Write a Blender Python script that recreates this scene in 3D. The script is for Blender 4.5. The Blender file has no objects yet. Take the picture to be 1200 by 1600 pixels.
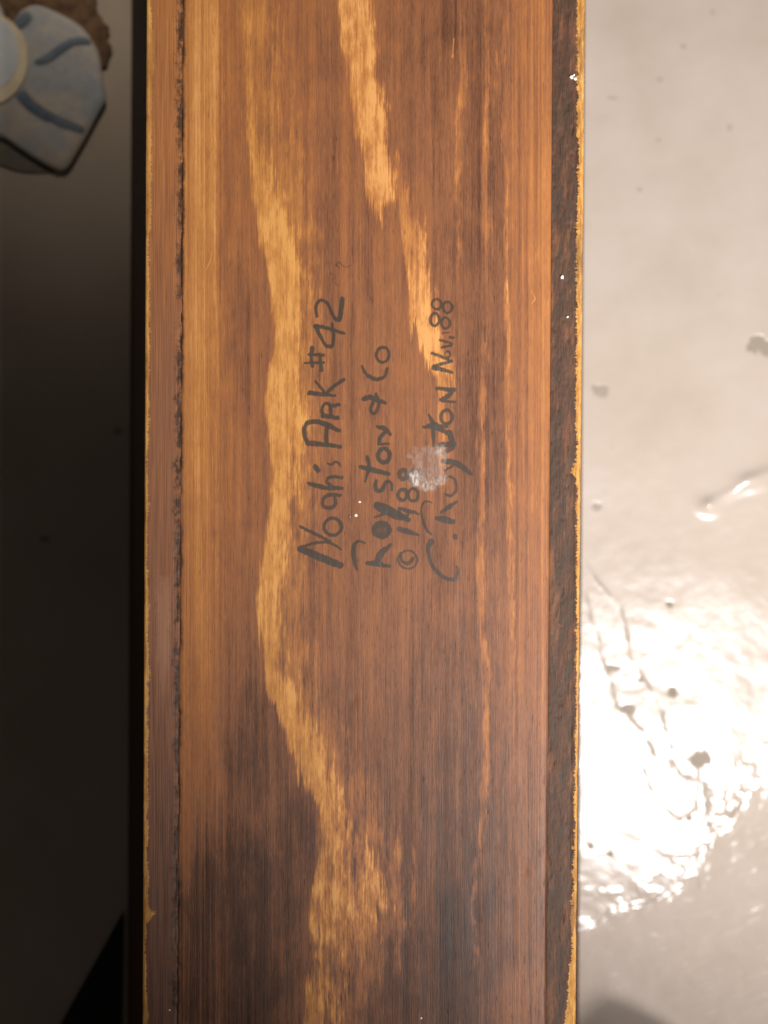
import bpy, bmesh, math
import numpy as np
from mathutils import Vector

# ------------------------------------------------------------------ scale
S = 0.14 / 684.0            # metres per unit of the layout grid on the ark's bottom
D_FACE = 0.45               # camera to ark bottom
H = 0.25                    # hull height
ZC = H + D_FACE
def face(px, py): return ((px - 600) * S, (800 - py) * S)
def flo(px, py, z=0.0):
    k = S * (ZC - z) / D_FACE
    return ((px - 600) * k, (800 - py) * k)

scene = bpy.context.scene
C = scene.collection

# ------------------------------------------------------------------ camera
cam_d = bpy.data.cameras.new('camera')
cam = bpy.data.objects.new('camera', cam_d); C.objects.link(cam)
cam.location = (0, 0, ZC)
cam_d.sensor_fit = 'VERTICAL'; cam_d.sensor_height = 36
cam_d.lens = 36 * D_FACE / (1600 * S)
cam_d.clip_start = 0.01; cam_d.clip_end = 50
cam_d.dof.use_dof = True; cam_d.dof.focus_distance = D_FACE; cam_d.dof.aperture_fstop = 10.5
scene.camera = cam

# ------------------------------------------------------------------ world, lamp, added fills, exposure
w = bpy.data.worlds.new('World'); scene.world = w; w.use_nodes = True
w.node_tree.nodes['Background'].inputs['Color'].default_value = (1.0, 0.86, 0.74, 1)
w.node_tree.nodes['Background'].inputs['Strength'].default_value = 0.036

def spot(name, loc, aim, power, size, blend, radius, col):
    d = bpy.data.lights.new(name, 'SPOT'); o = bpy.data.objects.new(name, d); C.objects.link(o)
    o.location = loc
    o.rotation_euler = (Vector(aim) - Vector(loc)).to_track_quat('-Z', 'Y').to_euler()
    d.energy = power; d.spot_size = math.radians(size); d.spot_blend = blend
    d.shadow_soft_size = radius; d.color = col
    return o
spot('room_lamp', (0.333, -0.325, 1.0), (0.22, 0.21, 0.0), 79, 58, 1.0, 0.065, (1.0, 0.97, 0.955))
spot('far_fill', (-0.10, 0.55, 0.40), (-0.125, 0.33, 0.0), 4.3, 43, 1.0, 0.06, (1.0, 0.87, 0.70))  # added fill over the upper-left floor, stands for no known source
spot('side_fill', (0.52, -0.62, 0.38), (0.17, -0.22, 0.0), 14, 46, 1.0, 0.05, (1.0, 0.95, 0.93))  # unseen fill, added to lift the lower-right floor

vs = scene.view_settings
scene.display_settings.display_device = 'sRGB'
vs.view_transform = 'Standard'; vs.look = 'None'; vs.exposure = 0.0; vs.gamma = 1.0
vs.use_curve_mapping = False

# ------------------------------------------------------------------ node helpers
class E:
    """a socket (or number) with arithmetic"""
    nt = None
    def __init__(s, v): s.v = v
    @staticmethod
    def m(op, *a, clamp=False):
        n = E.nt.nodes.new('ShaderNodeMath'); n.operation = op; n.use_clamp = clamp
        for i, x in enumerate(a):
            x = x.v if isinstance(x, E) else x
            if isinstance(x, (int, float)): n.inputs[i].default_value = x
            else: E.nt.links.new(x, n.inputs[i])
        return E(n.outputs[0])
    def __add__(s, o): return E.m('ADD', s, o)
    __radd__ = __add__
    def __sub__(s, o): return E.m('SUBTRACT', s, o)
    def __rsub__(s, o): return E.m('SUBTRACT', o, s)
    def __mul__(s, o): return E.m('MULTIPLY', s, o)
    __rmul__ = __mul__
    def __truediv__(s, o): return E.m('DIVIDE', s, o)
    def sat(s): return E.m('ADD', s, 0.0, clamp=True)
    def mx(s, o): return E.m('MAXIMUM', s, o)
    def mn(s, o): return E.m('MINIMUM', s, o)
def sm(x, a, b):
    n = E.nt.nodes.new('ShaderNodeMapRange'); n.interpolation_type = 'SMOOTHSTEP'
    E.nt.links.new(x.v, n.inputs['Value'])
    for k, val in (('From Min', a), ('From Max', b), ('To Min', 0.0), ('To Max', 1.0)): n.inputs[k].default_value = val
    return E(n.outputs['Result'])
def mixf(a, b, t): return a + (b - a) * t
def noise(x, y, z=0.0, detail=2.0, rough=0.5):
    c = E.nt.nodes.new('ShaderNodeCombineXYZ')
    for i, q in enumerate((x, y, z)):
        if isinstance(q, E): E.nt.links.new(q.v, c.inputs[i])
        else: c.inputs[i].default_value = q
    n = E.nt.nodes.new('ShaderNodeTexNoise'); n.inputs['Scale'].default_value = 1.0
    n.inputs['Detail'].default_value = detail; n.inputs['Roughness'].default_value = rough
    E.nt.links.new(c.outputs[0], n.inputs['Vector'])
    return E(n.outputs['Fac'])
def curve(x, pts, span):
    """piecewise curve; x in layout units divided by span"""
    n = E.nt.nodes.new('ShaderNodeFloatCurve'); mp = n.mapping; mp.use_clip = False
    cu = mp.curves[0]
    P = sorted((a / span, b) for a, b in pts)
    if P[0][0] > 0: P.insert(0, (0.0, P[0][1]))
    if P[-1][0] < 1: P.append((1.0, P[-1][1]))
    cu.points[0].location = P[0]; cu.points[1].location = P[-1]
    for p in P[1:-1]: cu.points.new(*p)
    for p in cu.points: p.handle_type = 'VECTOR'
    mp.update()
    v = x / span
    E.nt.links.new(v.v, n.inputs['Value'])
    return E(n.outputs[0])
def ramp(t, stops):
    n = E.nt.nodes.new('ShaderNodeValToRGB'); e = n.color_ramp.elements
    while len(e) < len(stops): e.new(0.5)
    for el, (p, c) in zip(e, stops): el.position = p; el.color = (*c, 1)
    E.nt.links.new(t.v, n.inputs[0]); return n.outputs[0]
def mixc(a, b, t):
    n = E.nt.nodes.new('ShaderNodeMix'); n.data_type = 'RGBA'
    E.nt.links.new(t.v, n.inputs[0])
    for k, q in ((6, a), (7, b)):
        if isinstance(q, tuple): n.inputs[k].default_value = (*q, 1)
        else: E.nt.links.new(q, n.inputs[k])
    return n.outputs[2]
def lin(r, g, b):
    f = lambda c: ((c / 255 + 0.055) / 1.055) ** 2.4 if c > 10 else c / 255 / 12.92
    return (f(r), f(g), f(b))
def mat(name):
    m = bpy.data.materials.new(name); m.use_nodes = True
    E.nt = m.node_tree
    return m, m.node_tree.nodes['Principled BSDF']
def grid_coords():
    """layout coordinates (X right, Y down) from object space"""
    tc = E.nt.nodes.new('ShaderNodeTexCoord'); sp = E.nt.nodes.new('ShaderNodeSeparateXYZ')
    E.nt.links.new(tc.outputs['Object'], sp.inputs[0])
    X = E(sp.outputs[0]) / S + 600.0
    Y = 800.0 - E(sp.outputs[1]) / S
    Z = E(sp.outputs[2])
    return X, Y, Z
def put(bsdf, key, val):
    if isinstance(val, E): E.nt.links.new(val.v, bsdf.inputs[key])
    elif isinstance(val, (int, float)): bsdf.inputs[key].default_value = val
    elif isinstance(val, tuple): bsdf.inputs[key].default_value = (*val, 1)
    else: E.nt.links.new(val, bsdf.inputs[key])
def bump(bsdf, h, strength, dist):
    n = E.nt.nodes.new('ShaderNodeBump'); n.inputs['Strength'].default_value = strength
    n.inputs['Distance'].default_value = dist
    E.nt.links.new(h.v, n.inputs['Height']); E.nt.links.new(n.outputs[0], bsdf.inputs['Normal'])
def attr(name):
    n = E.nt.nodes.new('ShaderNodeAttribute'); n.attribute_name = name
    return E(n.outputs['Fac'])

# ------------------------------------------------------------------ numpy noise
rng = np.random.default_rng(7)
TAB = rng.random((8, 256, 256))
def vnoise(x, y, k=0):
    t = TAB[k % 8]
    xi = np.floor(x).astype(int); yi = np.floor(y).astype(int)
    fx = x - xi; fy = y - yi
    fx = fx * fx * fx * (fx * (fx * 6 - 15) + 10); fy = fy * fy * fy * (fy * (fy * 6 - 15) + 10)
    g = lambda a, b: t[a & 255, b & 255]
    return (g(xi, yi) * (1 - fx) + g(xi + 1, yi) * fx) * (1 - fy) + (g(xi, yi + 1) * (1 - fx) + g(xi + 1, yi + 1) * fx) * fy - 0.5
def fbm(x, y, k=0, o=4, gain=0.5):
    r = 0; a = 1.0
    for i in range(o):
        r = r + a * vnoise(x * 2 ** i + 17.3 * i, y * 2 ** i + 9.1 * i, k + i); a *= gain
    return r
def nstep(a, b, x):
    t = np.clip((x - a) / (b - a), 0, 1); return t * t * (3 - 2 * t)
def seg_dist(px, py, pts):
    """distance to a polyline and the signed side"""
    best = np.full(np.broadcast(px, py).shape, 1e9); side = np.zeros_like(best)
    for (ax, ay), (bx, by) in zip(pts[:-1], pts[1:]):
        dx, dy = bx - ax, by - ay; L = dx * dx + dy * dy
        t = np.clip(((px - ax) * dx + (py - ay) * dy) / L, 0, 1)
        d = np.hypot(px - ax - t * dx, py - ay - t * dy)
        s = np.sign(dx * (py - ay) - dy * (px - ax))
        m = d < best; best = np.where(m, d, best); side = np.where(m, s, side)
    return best, side

# ------------------------------------------------------------------ mesh helpers
def link(name, me, m=None, parent=None, smooth=True):
    o = bpy.data.objects.new(name, me); C.objects.link(o)
    if m: me.materials.append(m)
    if parent: o.parent = parent
    if smooth: me.polygons.foreach_set('use_smooth', [True] * len(me.polygons))
    return o
def tag(o, label, cat=None, kind=None, group=None):
    if label: o['label'] = label
    if cat: o['category'] = cat
    if kind: o['kind'] = kind
    if group: o['group'] = group
def grid_mesh(name, P, keep=None, attrs=None):
    """P: (rows, cols, 3) points -> quads"""
    r, c = P.shape[:2]
    idx = np.arange(r * c).reshape(r, c)
    q = np.stack([idx[:-1, :-1], idx[1:, :-1], idx[1:, 1:], idx[:-1, 1:]], -1).reshape(-1, 4)
    V = P.reshape(-1, 3); A = {k: v.reshape(-1) for k, v in (attrs or {}).items()}
    if keep is not None:
        q = q[keep.reshape(-1)]
        used = np.unique(q); rem = np.full(r * c, -1); rem[used] = np.arange(len(used))
        q = rem[q]; V = V[used]; A = {k: v[used] for k, v in A.items()}
    me = bpy.data.meshes.new(name)
    me.vertices.add(len(V)); me.vertices.foreach_set('co', V.astype(np.float32).ravel())
    me.loops.add(q.size); me.loops.foreach_set('vertex_index', q.astype(np.int32).ravel())
    me.polygons.add(len(q)); me.polygons.foreach_set('loop_start', np.arange(0, q.size, 4, dtype=np.int32))
    me.update(calc_edges=True); me.validate()
    for k, v in A.items():
        a = me.attributes.new(k, 'FLOAT', 'POINT'); a.data.foreach_set('value', v.astype(np.float32))
    return me

# ------------------------------------------------------------------ materials: wood
WOOD = [(0.00, lin(48, 31, 21)), (0.22, lin(87, 55, 37)), (0.40, lin(125, 80, 53)),
        (0.60, lin(155, 98, 56)), (0.80, lin(180, 119, 63)), (1.00, lin(208, 149, 86))]
def bottom_wood():
    m, b = mat('stained_pine_bottom'); X, Y, Z = grid_coords()
    # fibres: long in Y, fine in X
    f_fine = noise(X * 0.42, Y * 0.011, 1.0, 3, 0.6)
    f_mid = noise(X * 0.11, Y * 0.0032, 2.0, 4, 0.6)
    f_big = noise(X * 0.028, Y * 0.0021, 3.0, 3)
    pores = noise(X * 0.30, Y * 0.035, 4.0, 2, 0.7)
    blot = noise(X * 0.010, Y * 0.0065, 5.0, 4, 0.6)
    tooth = noise(X * 0.15, Y * 0.0035, 6.0, 3, 0.7)
    tooth2 = noise(X * 0.5, Y * 0.012, 7.0, 2)
    dash = noise(X * 0.36, Y * 0.040, 14.0, 2, 0.6)
    cloud = noise(X * 0.055, Y * 0.016, 15.0, 4, 0.65)
    # torn, fingered borders of the figure: look the border up further along the fibre
    Yj = Y + (tooth - 0.5) * 190.0 * sm(noise(X * 0.012, Y * 0.006, 9.0, 2), 0.30, 0.75) * 1.6 + (tooth2 - 0.5) * 60.0
    Xj = X + (noise(X * 0.05, Y * 0.02, 8.0, 3) - 0.5) * 16.0
    def band(L, R, I, sl, sr):
        xl = curve(Yj, [(y, x / 1200) for y, x in L], 1600.0) * 1200.0
        xr = curve(Yj, [(y, x / 1200) for y, x in R], 1600.0) * 1200.0
        it = curve(Y + (tooth - 0.5) * 160.0, I, 1600.0)
        fr = (f_mid - 0.5) * (sr * 2.6) + (dash - 0.5) * (sr * 1.6) + (cloud - 0.5) * sr * 2.0
        return sm(Xj - xl, 0.0, sl) * sm(xr - Xj + fr, -sr * 0.4, sr) * it
    A = band([(0, 372), (100, 378), (200, 382), (300, 392), (350, 398), (400, 412), (450, 420), (500, 425), (540, 430), (560, 419),
              (620, 412), (700, 415), (740, 424), (800, 418), (860, 409), (900, 402), (960, 397), (1000, 405), (1080, 415), (1130, 438),
              (1180, 455), (1230, 472), (1252, 492), (1320, 500), (1400, 483), (1470, 480), (1500, 498), (1540, 476), (1600, 470)],
             [(0, 396), (200, 412), (280, 440), (350, 465), (450, 490), (520, 482), (600, 480), (660, 490), (700, 482), (780, 470), (860, 456),
              (940, 448), (1050, 452), (1100, 484), (1150, 510), (1200, 524), (1300, 565), (1350, 605), (1400, 612), (1470, 600), (1520, 560), (1600, 522)],
             [(0, 0.45), (180, 0.6), (260, 0.85), (420, 0.95), (900, 0.95), (1240, 0.85), (1400, 0.74), (1485, 0.62), (1510, 0.35), (1540, 0.65), (1600, 0.75)], 7.0, 26.0)
    halo = band([(0, 366), (200, 384), (400, 415), (540, 432), (620, 418), (740, 424), (960, 400), (1080, 420), (1250, 494), (1400, 486), (1600, 472)],
                [(0, 430), (200, 455), (350, 500), (600, 512), (900, 480), (1050, 490), (1200, 560), (1350, 640), (1450, 640), (1600, 560)],
                [(0, 0.30), (300, 0.30), (900, 0.30), (1200, 0.34), (1600, 0.2)], 10.0, 34.0)
    B = band([(0, 525), (60, 528), (100, 540), (140, 545), (200, 552), (250, 565), (300, 570), (330, 583), (350, 589), (365, 600)],
             [(0, 582), (60, 586), (120, 592), (180, 608), (250, 620), (310, 622), (322, 603), (350, 599), (365, 592)],
             [(0, 0.95), (330, 1.0), (352, 0.9), (385, 0.0)], 6.0, 14.0)
    Cc = band([(285, 612), (330, 622), (380, 628), (420, 630), (470, 636), (510, 640), (525, 650), (560, 660), (592, 680), (700, 682), (760, 684)],
              [(285, 634), (330, 655), (400, 668), (470, 682), (530, 692), (560, 706), (600, 712), (630, 705), (700, 699), (760, 696)],
              [(270, 0.0), (310, 0.45), (370, 0.75), (430, 0.95), (590, 0.98), (620, 0.55), (740, 0.5), (800, 0.0)], 6.0, 14.0)
    def streak(pts, width, I, sl=5.0, sr=7.0):
        return band(pts, [(y, x + width) for y, x in pts], I, sl, sr)
    D1 = streak([(0, 712), (100, 717), (200, 710), (250, 708), (400, 713), (440, 712)], 11, [(0, 0.25), (60, 0.5), (200, 0.6), (420, 0.55), (470, 0.0)])
    D2 = streak([(480, 752), (620, 747), (700, 741), (800, 745), (900, 742), (980, 744), (1040, 750), (1100, 751), (1200, 752), (1300, 744), (1340, 734), (1420, 731), (1510, 738)],
                14, [(480, 0.0), (540, 0.5), (760, 0.45), (900, 0.7), (1100, 0.6), (1250, 0.42), (1400, 0.42), (1490, 0.35), (1520, 0.0)])
    E1 = streak([(0, 752), (100, 757), (300, 748), (440, 754), (470, 756)], 16, [(0, 0.4), (200, 0.6), (400, 0.5), (480, 0.0)], 6, 12)
    E2 = streak([(0, 782), (120, 778), (300, 786), (500, 787), (650, 787), (800, 790), (900, 792), (980, 796), (1080, 799), (1300, 800)],
                9, [(0, 0.35), (150, 0.45), (320, 0.5), (480, 0.8), (900, 0.75), (1020, 0.6), (1140, 0.25), (1400, 0.0)])
    W = streak([(0, 300), (500, 296), (1000, 300), (1600, 300)], 46, [(0, 0.32), (400, 0.36), (900, 0.22), (1150, 0.08), (1250, 0.0)], 12, 20)
    brk = (f_mid - 0.5) * 1.3 + (dash - 0.5) * 1.0 + (cloud - 0.5) * 1.6
    low = sm(Y, 1100.0, 1350.0)
    thin = (D1.mx(D2).mx(E1).mx(E2)) * (0.45 + sm(noise(X * 0.06, Y * 0.010, 16.0, 3, 0.6), 0.38, 0.66) * 0.5)
    fig = ((A.mx(B).mx(Cc)).mx(thin).mx(halo) * (0.90 + brk * (0.75 + low * 0.9))).sat()
    base = curve(X + (f_big - 0.5) * 36.0, [(285, 0.62), (300, 0.68), (338, 0.66), (362, 0.48), (400, 0.44), (440, 0.46), (500, 0.45), (560, 0.44),
                     (640, 0.38), (700, 0.34), (742, 0.32), (772, 0.36), (805, 0.43), (835, 0.46), (862, 0.47)], 1200.0)
    stain_shade = curve(Y + (blot - 0.5) * 300.0, [(0, 1.10), (400, 1.05), (900, 0.96), (1150, 0.82), (1350, 0.68), (1600, 0.62)], 1600.0)  # stained darker towards the bottom, with some shade painted in
    # soaked-in blotches; the wide lower-left one also carries painted shade
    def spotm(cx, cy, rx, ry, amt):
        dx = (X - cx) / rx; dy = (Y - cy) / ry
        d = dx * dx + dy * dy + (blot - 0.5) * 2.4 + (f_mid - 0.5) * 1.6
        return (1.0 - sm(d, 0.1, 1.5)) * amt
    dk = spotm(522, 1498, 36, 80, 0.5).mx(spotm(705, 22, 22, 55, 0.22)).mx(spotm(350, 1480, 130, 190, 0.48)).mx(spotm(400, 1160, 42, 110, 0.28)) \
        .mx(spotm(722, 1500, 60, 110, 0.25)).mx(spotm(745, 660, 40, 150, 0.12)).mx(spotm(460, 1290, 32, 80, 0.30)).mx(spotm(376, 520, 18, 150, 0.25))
    lt = spotm(825, 1575, 60, 70, 0.10)
    t = base * stain_shade * (1.0 - dk) + lt + W * 0.3
    t = mixf(t, 0.90 + (blot - 0.5) * 0.30 + (f_mid - 0.5) * 0.25 + (cloud - 0.5) * 0.35, fig)
    lane = (noise(X * 0.034, Y * 0.0008, 19.0, 3, 0.6) - 0.5) * 0.40 + (noise(X * 0.10, Y * 0.0011, 20.0, 3, 0.6) - 0.5) * 0.30
    micro = noise(X * 0.85, Y * 0.07, 17.0, 2, 0.6)
    hair = noise(X * 0.75, Y * 0.006, 18.0, 2, 0.5)
    t = t + (micro - 0.5) * 0.24 + (hair - 0.5) * 0.22 + (f_fine - 0.5) * 0.20 + (f_mid - 0.5) * 0.20 + (blot - 0.5) * 0.24 + (dash - 0.5) * 0.17 + (cloud - 0.5) * 0.26 + lane * (1.0 - fig * 0.6)
    # thin pale fibres and dark pores
    t = t + sm(noise(X * 0.33, Y * 0.016, 12.0, 2, 0.7), 0.62, 0.78) * 0.20
    t = t - sm(pores, 0.62, 0.76) * (0.16 + fig * 0.20)
    # fine straight lines towards the right edge and left edge (quarter grain)
    qg = noise(X * 0.22, Y * 0.0009, 13.0, 2, 0.6)
    qw = sm(X, 770.0, 830.0).mx(1.0 - sm(X, 330.0, 370.0))
    t = t + (qg - 0.5) * 0.62 * qw + sm(X, 745.0, 790.0) * sm(Y, 120.0, 380.0) * (1.0 - sm(Y, 1050.0, 1300.0)) * 0.05
    col = ramp(t.sat(), WOOD)
    # the top lane of the figure is yellower, the stained lanes a bit redder
    col = mixc(col, lin(196, 142, 62), fig * (1.0 - sm(X, 470.0, 560.0)) * 0.28)
    # dark glue line against the left plank, burnt line against the right plank
    jx = 286.0 - (Y - 300.0) * 0.006
    gl = (1.0 - sm(X - jx + (noise(X * 0.03, Y * 0.03, 21.0, 4, 0.7) - 0.5) * 14.0, -1.0, 5.0)) * sm(noise(X * 0.01, Y * 0.012, 22.0, 3), 0.36, 0.52)
    col = mixc(col, lin(44, 33, 26), gl * 0.8)
    put(b, 'Base Color', col)
    put(b, 'Roughness', 0.50 + (f_mid - 0.5) * 0.25 + (pores - 0.5) * 0.12)
    put(b, 'Specular IOR Level', 0.26)
    bump(b, f_fine * 0.6 + micro * 0.4 + hair * 0.4 + f_mid * 0.4 - sm(pores, 0.6, 0.75) * 0.6, 0.35, 0.00018)
    return m
def plank_wood(side):
    m, b = mat('stained_plank_edge'); X, Y, Z = grid_coords()
    fine = noise(X * (0.55 if side < 0 else 0.4), Y * (0.006 if side < 0 else 0.02), 31.0, 3, 0.6)
    midn = noise(X * (0.13 if side < 0 else 0.22), Y * (0.011 if side < 0 else 0.035), 32.0, 4, 0.7)
    big = noise(X * 0.05, Y * 0.006, 33.0, 4, 0.6)
    rag = noise(X * 0.09, Y * 0.05, 34.0, 4, 0.75)
    rag2 = noise(X * 0.02, Y * 0.006, 35.0, 3, 0.6)
    if side < 0:
        tone = curve(Y, [(0, 0.66), (250, 0.62), (420, 0.54), (700, 0.52), (900, 0.46), (1150, 0.38), (1400, 0.28), (1600, 0.25)], 1600.0)
        tone = tone + (fine - 0.5) * 0.60 + (midn - 0.5) * 0.40 + (noise(X * 1.1, Y * 0.01, 41.0, 2) - 0.5) * 0.25
        col = ramp(tone.sat(), WOOD)
        col = mixc(col, lin(122, 84, 66), sm(Y, 350.0, 620.0) * 0.28)                    # bare, slightly purple wood
        patch = (1.0 - sm(E.m('ABSOLUTE', X - 256.0 + (rag - 0.5) * 20.0), 4.0, 16.0)) * sm(Y + (rag - 0.5) * 90.0, 890.0, 930.0) * (1.0 - sm(Y + (midn - 0.5) * 160.0, 1010.0, 1110.0))
        col = mixc(col, lin(158, 112, 84), patch * 0.75)
        # black glue squeezed out along the joint
        jx = 285.0 - (Y - 300.0) * 0.006
        near = 1.0 - sm(jx - X + (rag - 0.5) * 46.0, 2.0, 13.0)
        col = mixc(col, lin(40, 32, 27), near * sm(noise(X * 0.02, Y * 0.02, 36.0, 4, 0.7), 0.40, 0.54) * 0.85)
        edge = X - (228.0 - Y * 0.00375)
        wear = 1.0 - sm(edge + (rag - 0.5) * 16.0 + (rag2 - 0.5) * 22.0 + (noise(X * 0.1, Y * 0.3, 39.0, 2) - 0.5) * 7.0, 6.0, 9.0)
        wear = wear.mx((1.0 - sm(E.m('ABSOLUTE', Y - 1428.0) / 26.0 + edge / 24.0 + (rag - 0.5) * 1.6, 0.7, 1.0)))
        rough = 0.5
    else:
        tone = 0.20 + sm(big, 0.44, 0.66) * 0.18 + (midn - 0.5) * 0.42 + (fine - 0.5) * 0.26
        chips = sm(noise(X * 0.45, Y * 0.26, 37.0, 2, 0.6), 0.66, 0.74) * 0.75
        col = ramp((tone + chips * 0.40).sat(), WOOD)
        dark = sm(noise(X * 0.06 + Y * 0.012, Y * 0.014, 38.0, 4, 0.7), 0.38, 0.60)
        col = mixc(col, lin(60, 47, 36), (0.25 + dark * 0.55) * (1.0 - chips * 0.7))
        edge = (915.0 - Y * 0.0094) - X
        wid = curve(Y, [(0, .95), (250, .75), (600, .7), (720, .6), (735, 1.2), (750, .5), (1000, .35), (1300, .4), (1480, .55), (1600, 1.5)], 1600.0)
        wear = 1.0 - sm(edge + (rag - 0.5) * 18.0 + (rag2 - 0.5) * 10.0 + (noise(X * 0.1, Y * 0.3, 39.0, 2) - 0.5) * 10.0 - wid * 12.0, -1.0, 2.0)
        rough = 0.58
    wcol = ramp((0.78 + (midn - 0.5) * 1.1 + (rag - 0.5) * 0.8).sat(), [(0.25, lin(118, 74, 36)), (0.65, lin(184, 126, 56)), (1.0, lin(216, 164, 90))])
    top = sm(Z, H - 0.0016, H - 0.0006)
    col = mixc(col, wcol, wear * top * (0.5 + sm(rag2 + (midn - 0.5) * 0.4, 0.30, 0.52) * 0.5))
    # the planks' outer faces keep the dark brown finish
    outer = ramp((0.15 + (noise(Y * 0.006, Z * 900.0, 40.0, 4, 0.6) - 0.5) * 0.5).sat(), WOOD)
    col = mixc(outer, col, top)
    put(b, 'Base Color', col); put(b, 'Roughness', ((rough + 0.08) + (midn - 0.5) * 0.3) * top + (1.0 - top) * 0.7)
    put(b, 'Specular IOR Level', 0.15 + top * 0.22)
    if side < 0: bump(b, fine, 0.6, 0.0003)
    else: bump(b, fine * 0.5 + midn, 0.7, 0.0004)
    return m
def plain_wood(name, tone):
    m, b = mat(name); X, Y, Z = grid_coords()
    n = noise(X * 0.02, Y * 0.02, Z * 700.0, 4, 0.6)
    put(b, 'Base Color', ramp((tone + (n - 0.5) * 0.4).sat(), WOOD)); put(b, 'Roughness', 0.5)
    return m

# ------------------------------------------------------------------ floor
def build_floor():
    k = S * ZC / D_FACE
    xs = np.concatenate([np.linspace(-2, -0.24, 12)[:-1], np.arange(-0.24, 0.07, 0.0025), np.arange(0.07, 0.205, 0.00055), np.linspace(0.205, 2, 14)[0:]])
    ys = np.concatenate([np.linspace(-2, -0.27, 12)[:-1], np.arange(-0.27, 0.26, 0.00060), np.linspace(0.26, 2, 12)])
    Xw, Yw = np.meshgrid(xs, ys)
    px = 600 + Xw / k; py = 800 - Yw / k
    inb = ((np.abs(Xw) < 0.3) & (np.abs(Yw) < 0.3)).astype(float)
    # gentle lumpy trowelled paint
    z = 0.0016 * fbm(px / 420, py / 420, 0, 3) + 0.00022 * fbm(px / 75, py / 60, 1, 3)
    calm = nstep(700, 1000, py)
    z += (0.00002 + 0.00005 * calm) * fbm(px / 20, py / 17, 2, 3)
    # break in the slab: below this line the paint slopes off
    edge = [(700, 1530), (905, 1462), (990, 1432), (1060, 1392), (1105, 1368), (1130, 1312), (1170, 1266), (1200, 1232), (1300, 1150), (1500, 1040)]
    wobx = px + 16 * fbm(px / 45, py / 45, 3, 3); woby = py + 16 * fbm(px / 40, py / 40, 4, 3)
    d, s = seg_dist(wobx, woby, edge); d = d * s
    below = np.clip(d, 0, 260)
    z += -k * 0.115 * (below - 0.5 * below ** 2 / 420)
    z += 0.0004 * np.exp(-((d + 7) / 8.0) ** 2) * (0.4 + 1.4 * np.clip(fbm(px / 30, py / 30, 5, 2) + 0.4, 0, 1))
    # lumps of paint along the break, and wind-rippled skin below it
    lump = np.exp(-((d + 25) / 30.0) ** 2)
    z += lump * 0.0006 * np.maximum(0, fbm(px / 24, py / 17, 6, 3))
    z += nstep(0, 30, d) * 0.00012 * fbm((px + 0.45 * py) / 34, (py + 0.30 * px) / 9, 2, 3)
    mess = np.exp(-(((px - 1130) / 75) ** 2 + ((py - 1245) / 60) ** 2))
    z += mess * 0.0008 * fbm(px / 22, py / 20, 1, 4)
    dirt = np.zeros_like(z)
    def crease(pts, wd, h, dr):
        nonlocal z, dirt
        dd, _ = seg_dist(px + 5 * fbm(px / 18, py / 18, 6, 2), py, pts)
        br = np.clip(0.85 + 1.2 * fbm(px / 16, py / 16, 3, 2), 0, 1)
        z = z + 0.5 * h * np.exp(-(dd / wd) ** 2) * br
        dirt = np.maximum(dirt, dr * np.exp(-(dd / (wd * 0.9)) ** 2) * br)
    crease([(905, 870), (945, 920), (968, 950), (982, 990), (985, 1030), (1008, 1060), (1035, 1115), (1045, 1165), (1050, 1200)], 3.2, 0.00030, 0.62)
    crease([(1048, 1190), (1066, 1212), (1100, 1222), (1104, 1260), (1110, 1300)], 4.0, 0.0005, 0.55)
    crease([(915, 930), (935, 1000), (945, 1040), (957, 1060), (965, 1105), (985, 1120), (1010, 1150), (1022, 1182)], 3.2, 0.00035, 0.62)
    crease([(1008, 1202), (1015, 1230), (1035, 1260), (1056, 1276)], 2.8, 0.00025, 0.55)
    crease([(1085, 1325), (1090, 1350), (1095, 1385)], 4.0, 0.0005, 0.3)
    # a run of paint that set as a raised drip
    dd, _ = seg_dist(px, py, [(1260, 728), (1200, 738), (1172, 747), (1150, 764), (1128, 776), (1108, 786)])
    z = z + 0.0007 * np.exp(-(dd / 9.0) ** 2)
    z = z + 0.0015 * np.exp(-(((px - 1106) / 15) ** 2 + ((py - 791) / 12) ** 2))
    z = z + 0.0013 * np.exp(-(((px - 1172) / 26) ** 2 + ((py - 752) / 13) ** 2))
    # chips down to the bare concrete: soft-edged pits
    ang = fbm(px / 12, py / 12, 7, 3)
    for cx, cy, rx, ry, dp, dr in [(1046, 945, 6, 5, .5, .8), (1050, 1082, 8, 8, .5, .7), (1096, 1186, 19, 15, .8, .62), (936, 609, 12, 9, .5, .55), (942, 617, 7, 7, .3, .3),
                                   (1192, 538, 20, 15, .9, .62), (922, 1322, 4, 4, .4, .7), (953, 1335, 4, 4, .4, .7), (1076, 1279, 6, 5, .4, .6),
                                   (930, 792, 8, 8, .5, .55), (957, 1044, 13, 6, .5, .6), (982, 1107, 10, 7, .5, .6), (1000, 1062, 5, 5, .4, .6),
                                   (955, 152, 8, 3, .2, .28), (1031, 125, 5, 4, .2, .28), (1068, 72, 4, 4, .2, .3), (1140, 200, 6, 7, .2, .28), (999, 295, 5, 4, .2, .32),
                                   (1028, 219, 4, 4, .2, .25), (1065, 1280, 4, 4, .3, .5), (72, 843, 7, 7, .2, .6), (183, 675, 7, 6, .2, .7), (1123, 460, 5, 3, .1, .2), (1112, 20, 6, 6, .1, .2)]:
        r = np.sqrt(((px - cx) / rx) ** 2 + ((py - cy) / ry) ** 2) + 0.8 * ang
        msk = 1 - nstep(0.7, 1.15, r)
        z = z - msk * dp * 0.0003; dirt = np.maximum(dirt, msk * dr)
    z = z * inb
    P = np.stack([Xw, Yw, z - z.max() * 0], -1)
    me = grid_mesh('floor', P, attrs={'bare': dirt})
    m, b = mat('glossy_floor_paint'); X, Y, Z = grid_coords()
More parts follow.
